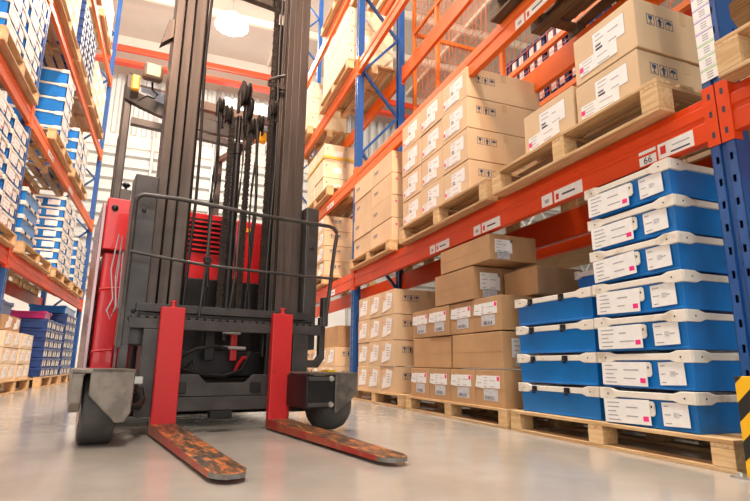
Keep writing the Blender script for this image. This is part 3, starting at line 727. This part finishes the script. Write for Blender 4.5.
# mast channels: three nested profiles each side
for sgn, us in ((1, [(-.196,-.142),(-.134,-.080),(-.072,-.006)]), (-1, [(.806,.737),(.729,.672),(.664,.620)])):
    for k, (a, b_) in enumerate(us):
        vf = .225-.02*k; p = MB(); lo, hi = min(a, b_), max(a, b_)
        pts = [(lo,vf),(hi,vf),(hi,vf+.02),(lo+.02 if sgn > 0 else hi,vf+.02),(lo+.02 if sgn > 0 else hi, vf+.02)]
        if sgn > 0: pts = [(lo,vf),(hi,vf),(hi,vf+.025),(lo+.02,vf+.025),(lo+.02,vf+.13),(hi,vf+.13),(hi,vf+.155),(lo,vf+.155)]
        else: pts = [(lo,vf),(hi,vf),(hi,vf+.155),(lo,vf+.155),(lo,vf+.13),(hi-.02,vf+.13),(hi-.02,vf+.025),(lo,vf+.025)]
        p.prism(pts, 'z', .22, 4.3-.0*k)
        B(p, 'mast_channel', 'mast', fk, bevel=.003)
for z in (3.25, 4.1): B(MB().box(-.19,.80,.40,.46,z,z+.10), 'mast_cross_member', 'mast', fk, bevel=.004)
for z in (.32,): B(MB().box(-.19,.80,.39,.46,z,z+.16), 'mast_cross_member', 'black', fk, bevel=.004)
# bracket on the outer left channel near the top
B(MB().prism([(-.275,2.52),(-.197,2.60),(-.197,2.74),(-.235,2.72)], 'y', .23, .30), 'mast_bracket', 'mast', fk, bevel=.003)
B(MB().tube([(.50,.24,2.50),(.56,.22,2.53),(.62,.22,2.56)], .012, 8).box(.50,.63,.25,.27,2.46,2.50), 'mast_bracket', 'mast', fk)
# chains
def chain(u, v, z0, z1, w=.034, pitch=.028):
    b = MB(); z = z0; k = 0
    while z < z1:
        for j in range(3):
            x = u-w/2+j*w/3+(0 if k % 2 else .003)
            b.box(x, x+w/3*.62, v-.009, v+.009, z+.002, z+pitch*.86)
        b.box(u-w/2, u+w/2, v-.0035, v+.0035, z+pitch*.3, z+pitch*.62); b.box(u-w*.40, u+w*.40, v-.0025, v+.0025, z, z+pitch)
        z += pitch; k += 1
    B(b, 'lift_chain', 'chain', fk)
chain(.250, .235, .72, 2.12, .044, .032); chain(.378, .235, .72, 2.10, .044, .032); chain(.530, .235, .72, 4.2, .040, .032)
# cylinders, rods and hoses
B(MB().lathe([(0,.028),(1.32,.028),(1.325,.034),(1.40,.034),(1.41,.018),(1.62,.018)], (.315,.30,.55), 'z', 20), 'lift_cylinder', 'black', fk, smooth=True)
for u in (.60, .018): B(MB().lathe([(0,.020),(2.6,.020)], (u,.33,.45), 'z', 14), 'tilt_rod', 'black', fk, smooth=True)
hs = [(.148,.22,2.2,.010),(.165,.26,2.18,.010),(.44,.22,2.1,.011),(.455,.25,2.12,.008),(.575,.24,3.6,.009),(.03,.2,3.6,.010),(.415,.2,2.12,.008),(.34,.26,2.2,.007)]
for i, (u, v, z1, r) in enumerate(hs):
    path = [(u+.012*math.sin(i+q*1.2), v+.008*math.cos(q+i), .70+(z1-.70)*q/8) for q in range(9)]
    B(MB().tube(path, r, 8), 'hydraulic_hose', 'hose', fk, smooth=True)
def pulley(u, v, z, r, w, name='chain_pulley'):
    o = B(MB().lathe([(-w/2,r*.25),(-w/2,r),(-w*.32,r),(-w*.12,r*.82),(w*.12,r*.82),(w*.32,r),(w/2,r),(w/2,r*.25)], (u,v,z), 'x', 28), name, 'chain', fk, smooth=True)
    B(MB().box(u-w*.9, u-w*.6, v-.02, v+.02, z-r*1.5, z+.02).box(u+w*.6, u+w*.9, v-.02, v+.02, z-r*1.5, z+.02).lathe([(-w,.012),(w,.012)], (u,v,z), 'x', 10), 'pulley_bracket', 'black', o)
pulley(.325,.24,2.32,.10,.05); pulley(.355,.22,2.20,.09,.03); pulley(.215,.24,2.13,.07,.04); pulley(.385,.24,2.09,.065,.04); pulley(.445,.22,2.12,.06,.03); pulley(.545,.24,2.27,.065,.04)
pulley(.155,.22,2.18,.055,.03)
# machine behind the carriage: red pieces, pipes, rods
B(MB().box(-.05,.66,.50,.60,.12,.30), 'drive_housing', 'black', fk, bevel=.01)
for u, w2 in ((-.01,.16),(.24,.10),(.42,.05)):
    B(MB().box(u,u+w2,.45,.52,.33,.45), 'red_bracket', 'red', fk, bevel=.008)
B(MB().tube([(-.06,.3,.62),(.0,.28,.45),(.06,.26,.36),(.2,.25,.33),(.32,.26,.32),(.44,.28,.36),(.50,.3,.48)], .012, 8), 'hydraulic_hose', 'hose', fk, smooth=True)
B(MB().tube([(.05,.27,.44),(.13,.26,.49),(.25,.26,.51),(.34,.27,.50)], .009, 8), 'hydraulic_hose', 'hose', fk, smooth=True)
B(MB().tube([(.08,.3,.36),(.12,.27,.42),(.13,.27,.34),(.10,.28,.28)], .009, 8), 'hydraulic_hose', 'hose', fk, smooth=True)
B(MB().tube([(.30,.28,.505),(.46,.28,.50)], .012, 10), 'chrome_rod', 'steel', fk, smooth=True)
B(MB().tube([(.30,.28,.60),(.42,.28,.598)], .009, 10), 'chrome_rod', 'steel', fk, smooth=True)
B(MB().tube([(.40,.3,.34),(.42,.28,.40),(.45,.28,.44),(.47,.28,.44)], .012, 8), 'hydraulic_hose', 'red', fk, smooth=True)
B(MB().box(.37,.41,.3,.34,.42,.66), 'red_bracket', 'red', fk, bevel=.004)
B(MB().box(.19,.25,.26,.32,.42,.62), 'valve_block', 'black', fk, bevel=.004)
# chassis and body
B(MB().box(-.40,.92,.62,2.3,.055,.33), 'chassis', 'black', fk, bevel=.02)
B(MB().box(-.20,.86,.60,.80,.331,1.00), 'battery_compartment', 'black', fk, bevel=.01)
bd = MB(); bd.box(-.43,-.29,.80,2.2,.331,1.16); 
B(bd, 'side_panel', 'red', fk, bevel=.015)
B(MB().box(-.445,-.275,.76,1.1,1.17,1.545), 'red_end_box', 'red', fk, bevel=.008)
B(MB().box(-.472,-.447,.78,1.7,.30,1.50), 'silver_side_strip', 'silver', fk, bevel=.004)
B(MB().lathe([(-.02,.012),(-.012,.022),(0,.022)], (-.395,.76,1.47), 'y', 14), 'round_button', 'black', fk, smooth=True)
for z, in ((.86,),(.44,)):
    B(MB().tube([(-.43,.79,z),(-.43,.755,z+.03),(-.31,.755,z+.045),(-.30,.79,z+.02)], .007, 8), 'panel_handle', 'shank', fk, smooth=True)
lb = MB(); lb.box(.04,.40,.81,1.6,1.005,1.545)
lv = B(lb, 'motor_cover', 'red', fk, bevel=.01)
for k in range(7):
    z = 1.24+k*.037
    B(MB().prism([(.785,z),(.812,z+.012),(.812,z+.022),(.785,z+.012)], 'x', .08, .36), 'louvre', 'red', lv)
B(MB().box(.07,.37,.8085,.8095,1.23,1.50), 'louvre_recess', 'black', lv)
rc = B(MB().box(.47,.86,.81,1.6,.60,1.54), 'seat_console', 'red', fk, bevel=.03, seg=3)
B(MB().box(.52,.62,.79,.80,1.44,1.47), 'orange_sticker', 'amber', fk)
B(MB().box(.40,.47,.83,1.6,1.0,1.52), 'console_gap', 'black', fk)
B(MB().tube([(.50,.80,1.05),(.50,.79,.86),(.56,.79,.76)], .018, 10), 'hydraulic_hose', 'hose', fk, smooth=True)
B(MB().box(-.20,.86,1.6,2.3,.331,1.2), 'rear_housing', 'red', fk, bevel=.03)
# hydraulic line loops on the left
B(MB().tube([(-.36,.60,1.25),(-.385,.58,1.0),(-.36,.5,.80),(-.39,.45,.72),(-.37,.42,.66),(-.345,.44,.74),(-.35,.5,.88),(-.34,.58,1.2)], .0045, 8), 'loose_cable', 'greyink', fk, smooth=True)
B(MB().tube([(-.345,.5,1.22),(-.36,.5,.95),(-.345,.4,.75),(-.36,.36,.70),(-.335,.36,.74),(-.335,.45,1.1)], .004, 8), 'loose_cable', 'greyink', fk, smooth=True)
# cab: box with knob, overhead guard
B(MB().box(-.375,-.30,.80,.95,1.546,1.635), 'switch_box', 'grey', fk, bevel=.006)
B(MB().tube([(-.335,.85,1.636),(-.335,.85,1.665)], .01, 8).lathe([(0,.02),(.015,.032),(.03,.02)], (-.335,.85,1.665), 'z', 12), 'joystick_knob', 'black', fk, smooth=True)
RU = -.335
for (u, v) in ((-.42,.82),(.84,.82),(RU-.03,2.1),(.60,2.1)):
    B(MB().prism([(v,1.546),(v+.07,1.546),(v+.07,2.55),(v,2.55)] if v < 1 else [(v,1.2),(v+.07,1.2),(v+.07,2.55),(v,2.55)], 'x', u, u+.055), 'guard_pillar', 'grey', fk, bevel=.008)
fr = MB()
h0 = lambda a: 2.17+.17*((a-.237)/.657)**2
pts = []
for k in range(13):
    u = -.42+1.315*k/12; pts.append((u, .80-.12*math.sin(math.pi*k/12)))
for k in range(12):
    (a, c0), (b_, c1) = pts[k], pts[k+1]
    fr.add([(a,c0,h0(a)),(b_,c1,h0(b_)),(b_,c1+.05,h0(b_)),(a,c0+.05,h0(a)),(a,c0,h0(a)+.10),(b_,c1,h0(b_)+.10),(b_,c1+.05,h0(b_)+.10),(a,c0+.05,h0(a)+.10)],
           [(0,3,2,1),(4,5,6,7),(0,1,5,4),(2,3,7,6)]+([(3,0,4,7)] if k == 0 else [])+([(1,2,6,5)] if k == 11 else []))
B(fr, 'guard_front_bar', 'grey', fk)
for v in (1.15, 1.6): B(MB().box(-.30,.78,v,v+.07,2.50,2.56), 'guard_roof_bar', 'grey', fk)
for a, b_ in ((-.40, RU), (.87, .63)): B(MB().prism([(a-.025,.9),(a+.025,.9),(b_+.025,2.1),(b_-.025,2.1)], 'z', 2.5, 2.55), 'guard_side_rail', 'brownsteel', fk)
B(MB().box(-.36,.84,.84,.90,2.43,2.50), 'guard_front_rail', 'brownsteel', fk)
B(MB().box(-.36,-.12,.80,.81,2.32,2.46), 'windscreen', 'pane', fk)
wl = B(MB().box(-.325,-.185,.66,.74,2.485,2.61), 'work_light', 'brownsteel', fk, bevel=.02, seg=3)
B(MB().box(-.303,-.207,.652,.66,2.502,2.593), 'lamp_lens', 'lamp', wl, bevel=.012)
B(MB().tube([(-.25,.72,2.48),(-.24,.76,2.44),(-.20,.76,2.41),(-.22,.76,2.37),(-.27,.76,2.38),(-.33,.78,2.33)], .008, 8), 'lamp_bracket', 'black', fk)
B(MB().box(-.392,-.335,.70,.74,2.38,2.50), 'indicator_lamp', 'amber', fk, bevel=.01)
wl = B(MB().box(.56,.66,.66,.73,2.28,2.33), 'rear_lamp_bracket', 'pane', fk, bevel=.01)
B(MB().box(.56,.65,.66,.72,2.18,2.27), 'indicator_lamp', 'amber', fk, bevel=.015)
# support legs and wheels
for s, ul, ur in ((0, -.47, -.30), (1, .86, 1.02)):
    B(MB().box(ul+.03, ur-.03, .10, 1.4, .16, .30), 'support_leg', 'grey', fk, bevel=.01)
tyre = B(MB().lathe([(0,.06),(0,.15),(.004,.166),(.012,.172),(.142,.172),(.152,.166),(.156,.15),(.156,.06)], (-.497,-.14,.173), 'x', 44), 'load_wheel', 'rubber', fk, smooth=True)
B(MB().lathe([(-.008,.08),(-.004,.105),(0,.105)], (-.497,-.14,.173), 'x', 28), 'wheel_hub', 'silver', tyre, smooth=True)
lc = MB()
lc.prism([(-.478,.368),(-.478,.245),(-.352,.115),(-.312,.115),(-.285,.16),(-.280,.368)], 'y', -.345, -.318)
lc.prism([(-.345,.347),(-.345,.21),(-.30,.165),(-.06,.19),(.12,.25),(.12,.347)], 'x', -.555, -.506)
lc.box(-.555,-.28,-.345,.12,.347,.368);
lc.box(-.30,-.28,-.33,.12,.20,.347)
B(lc, 'wheel_cover', 'cover', fk, bevel=.006)
B(MB().tube([(-.29,-.12,.17),(-.22,-.10,.17),(-.20,-.05,.20),(-.20,.05,.25)], .02, 10), 'wheel_bracket', 'black', fk, smooth=True)
B(MB().box(-.275,-.225,-.22,-.16,.29,.33), 'cover_lug', 'steel', fk, bevel=.006)
tyre = B(MB().lathe([(0,.03),(0,.08),(.012,.115),(.04,.145),(.08,.158),(.15,.158),(.20,.142),(.23,.11),(.235,.06)], (.765,-.14,.160), 'x', 44), 'load_wheel', 'rubber', fk, smooth=True)
B(MB().lathe([(.235,.06),(.243,.05),(.243,.02)], (.765,-.14,.160), 'x', 24), 'wheel_hub', 'silver', tyre, smooth=True)
rcv = MB()
rcv.prism([(.842,.352),(.842,.118),(.855,.115),(.985,.215),(.995,.352)], 'y', -.325, -.305)
rcv.box(.67,.995,-.325,.12,.338,.355)
rcv.prism([(-.325,.352),(-.325,.215),(.12,.25),(.12,.352)], 'x', .985, 1.0)
B(rcv, 'wheel_cover', 'cover_dark', fk, bevel=.008)
dark_opening = MB(); dark_opening.box(.66,.841,-.315,-.302,.145,.337).box(.66,.72,-.30,.10,.145,.337)
B(dark_opening, 'wheel_bracket', 'black', fk, bevel=.004)  # black panel standing in for the shaded cover opening, not a bracket
for z in (.155, .305): B(MB().box(.665,.838,-.33,-.316,z,z+.025), 'bracket_bar', 'grey', fk, bevel=.004)
B(MB().lathe([(-.012,.014),(0,.018)], (.81,-.331,.318), 'y', 12).lathe([(-.012,.014),(0,.018)], (.81,-.331,.168), 'y', 12), 'wheel_bolt', 'steel', fk, smooth=True)
B(MB().box(.90,.96,-.1,.0,.3552,.368), 'yellow_pad', 'yellow', fk)
# ------------------------------------------------------------------ building
YB = 20; ZC = 12.6
struct(B(MB().box(-9,24,-8,YB+.3,-.15,0), 'floor', 'floor'))
struct(B(MB().box(-9,24,-2,YB+.3,ZC,ZC+.1), 'ceiling', 'beige'))
def wave_wall(x0, x1, z0, z1, y, vert, pitch, amp):
    b = MB(); L = (x1-x0) if vert else (z1-z0); n = int(L/pitch)
    prof = []
    for k in range(n):
        a = k*pitch; prof += [(a, 0), (a+pitch*.35, 0), (a+pitch*.5, amp), (a+pitch*.85, amp)]
    prof.append((L, 0)); vs = []; fs = []
    for a, d in prof:
        if vert: vs += [(x0+a, y-d, z0), (x0+a, y-d, z1)]
        else: vs += [(x0, y-d, z0+a), (x1, y-d, z0+a)]
    for i in range(len(prof)-1): fs.append((2*i, 2*i+1, 2*i+3, 2*i+2))
    b.add(vs, fs); b.box(x0, x1, y+.02, y+.1, z0, z1)
    return b
struct(B(wave_wall(-9, 24, 8.6, 11.0, YB, True, .34, .09), 'wall_back', 'siding'))
struct(B(wave_wall(-9, 24, 2.6, 8.1, YB, False, .45, .14), 'wall_back', 'siding'))
struct(B(MB().box(-9,24,YB,YB+.1,0,2.6), 'wall_back', 'white'))
struct(B(MB().box(-9,24,YB,YB+.1,11.0,ZC), 'wall_back', 'beige'))
struct(B(MB().box(-9,24,YB-.05,YB+.1,8.1,8.6), 'trim_1', 'beige'))
for i, z in enumerate((9.1, 10.05)):
    w = thing('window_%d' % (i+1), 'x', 'x', (0,0,0)); del w['label']; del w['category']; struct(w)
    for k in range(7):
        x = 1.1+k*.62
        B(MB().box(x, x+.52, YB-.09, YB-.06, z, z+.72), 'window_pane', 'winglow', w)
    B(MB().box(1.0, 5.5, YB-.058, YB-.05, z-.08, z+.8), 'window_frame', 'white', w)
struct(B(MB().box(-9.1,-9,-8,YB,0,ZC), 'wall_left', 'white'))
struct(B(MB().box(24,24.1,-8,YB,0,ZC), 'wall_right', 'white'))
# wall pipes and verticals on the back wall
for i, x in enumerate((-2.3, -1.25, .9, 3.6, 6.4)):
    tag(B(MB().tube([(x,YB-.22,.0),(x,YB-.22,11.0)], .05, 8), 'downpipe', 'steel'), 'vertical pipe on the white back wall, '+('leftmost', 'second from left', 'middle', 'fourth from left', 'rightmost')[i]+' of five', 'pipe', 'pipes on the back wall')
cb = thing('crane_beam', 'long red-orange steel beam crossing the hall below the ceiling', 'beam', (0, 18.6, 10.75))
B(MB().box(-9,23.9,0,.3,.42,.66), 'upper_flange', 'redpipe', cb, bevel=.03); B(MB().box(-9,23.9,.08,.2,.1,.42), 'web', 'brownsteel', cb); B(MB().box(-9,23.9,0,.3,-.02,.1), 'lower_flange', 'redpipe', cb)
for i, y in enumerate((17.0, 14.6, 12.2, 9.8, 7.4)):
    tag(B(MB().box(-9,23.9,y,y+.12,ZC-.30,ZC-.02), 'ceiling_purlin', 'purlin'), 'cream steel purlin under the ceiling, '+('farthest from view', 'second farthest', 'third farthest', 'fourth farthest', 'nearest')[i], 'purlin', 'ceiling purlins')
for i, x in enumerate((-6, -3.1, -.2, 2.7, 5.6, 9)):
    tag(B(MB().box(x,x+.08,2,YB-.2,ZC-.14,ZC-.02), 'ceiling_rib', 'purlin'), 'cream rib running along the aisle under the ceiling, number %d counted from the left' % (i+1), 'rib', 'ceiling ribs')
def truss(y, x0, x1, z0, h, label):
    t = thing('roof_truss', label, 'truss', ((x0+x1)/2, y, z0))
    L = (x1-x0)/2
    B(MB().box(-L,L,-.06,.06,0,.12), 'bottom_chord', 'truss', t); B(MB().box(-L,L,-.06,.06,h,h+.12), 'top_chord', 'truss', t)
    n = int((x1-x0)/1.2)
    for k in range(n):
        a = -L+k*1.2
        B(MB().tube([(a,0,.1),(a+.6,0,h)], .04, 6).tube([(a+.6,0,h),(a+1.2,0,.1)], .04, 6), 'web_bar', 'truss', t)
truss(18.9, 7.0, 23.5, 4.6, 1.1, 'pale lattice truss seen between the right rack shelves')
truss(15.0, 8.0, 23.5, 5.2, .9, 'second pale lattice truss beyond the right rack')
# high bay lamps
def highbay(x, y, z, label, power, r=.34):
    t = thing('high_bay_lamp', label, 'lamp', (x, y, z), 0, 'high bay lamps')
    B(MB().lathe([(.02,r),(.10,r*.9),(.30,r*.45),(.42,r*.4)], (0,0,0), 'z', 28), 'reflector', 'white', t, smooth=True)
    B(MB().lathe([(-.04,r*.6),(-.01,r*.92),(.018,r*.95)], (0,0,0), 'z', 28), 'diffuser', 'bulb', t, smooth=True)
    B(MB().tube([(0,0,.42),(0,0,ZC-z-.31)], .02, 8), 'hanging_rod', 'steel', t)
    l = bpy.data.lights.new('lamp_light', 'POINT'); l.shadow_soft_size = r*.9; l.energy = power*1.3; l.color = (1,.93,.84)
    o = bpy.data.objects.new('lamp_light', l); COL.objects.link(o); o.parent = t; o.location = (0,0,-.45)
highbay(.88, 14.6, 10.35, 'glowing high bay lamp seen between the mast channels', 1400, .5)
for i, (x, y) in enumerate(((0.2, 9.5), (.2, 5.0), (.2, .8), (.2, -2.5))):
    highbay(x, y, 11.0, 'glowing high bay lamp above the aisle, '+('beyond the forklift', 'over the forklift', 'over the camera', 'behind the camera')[i], 1500)
highbay(-5, 13, 11.0, 'glowing high bay lamp beyond the left rack', 1200)
fl = thing('added_fill_lamp', 'added warm fill lamp above the aisle behind the camera, tinting the mast', 'lamp', (.3, -3.0, 6.2))  # unseen fixture, added to carry the warm fill
B(MB().box(-.3,.3,-.1,.0,-.2,.2), 'fill_housing', 'grey', fl, bevel=.02); B(MB().tube([(0,-.05,.2),(0,-.05,6.08)], .02, 8), 'hanging_rod', 'steel', fl)
B(MB().box(-.27,.27,.001,.01,-.17,.17), 'lamp_lens', 'lamp', fl)
l = bpy.data.lights.new('mast_warm_fill', 'SPOT'); l.energy = 9000; l.color = (1,.66,.47); l.spot_size = R(58); l.spot_blend = 1; l.shadow_soft_size = .4  # added spot, imitates the warm lens haze on the upper mast
o = bpy.data.objects.new('mast_warm_fill', l); COL.objects.link(o); o.parent = fl; o.location = (0,.1,0); o.rotation_euler = (Vector((.4,6,4.0))-Vector((.3,-2.9,6.2))).to_track_quat('-Z','Y').to_euler()
# ------------------------------------------------------------------ ambient, added fill lights and camera
W = bpy.data.worlds.new('World'); SC.world = W; W.use_nodes = True
bg = W.node_tree.nodes['Background']; bg.inputs[0].default_value = (1,.97,.93,1); bg.inputs[1].default_value = .5
def area(name, loc, rot, sx, sy, e, col=(1,1,1)):
    l = bpy.data.lights.new(name, 'AREA'); l.shape = 'RECTANGLE'; l.size = sx; l.size_y = sy; l.energy = e; l.color = col
    o = bpy.data.objects.new(name, l); COL.objects.link(o); o.location = loc; o.rotation_euler = rot
area('overhead_aisle_fill', (.1, 6, 11.9), (0,0,0), 2.4, 14, 1500, (1,.92,.82))  # added area light brightening the aisle from above, no roof opening
area('camera_side_fill', (0, -6, 2.6), (R(90),0,0), 6, 4.4, 450, (1,.97,.94))  # added frontal fill from behind the camera, no door there
area('back_wall_fill', (0, 15.5, 7.5), (R(80),0,0), 10, 3, 180, (1,.97,.93))  # added light aimed at the back wall to whiten it
cam = bpy.data.cameras.new('Camera'); co = bpy.data.objects.new('Camera', cam); COL.objects.link(co)
cam.sensor_width = 36; cam.lens = 521/750*36; cam.clip_end = 200; cam.clip_start = .05
Rm = Matrix(((0.9326931150185038,-0.0877695863486718,-0.3498286050471904),(-0.3604985439267905,-0.196874204814388,-0.9117463174070769),(0.01115136869375176,0.9764922156325085,-0.21526402343487536)))
co.matrix_world = Matrix.Translation((0,0,.4)) @ Rm.to_4x4()
SC.camera = co
SC.view_settings.view_transform = 'Standard'; SC.view_settings.look = 'None'; SC.view_settings.gamma = 1; SC.view_settings.exposure = -.95
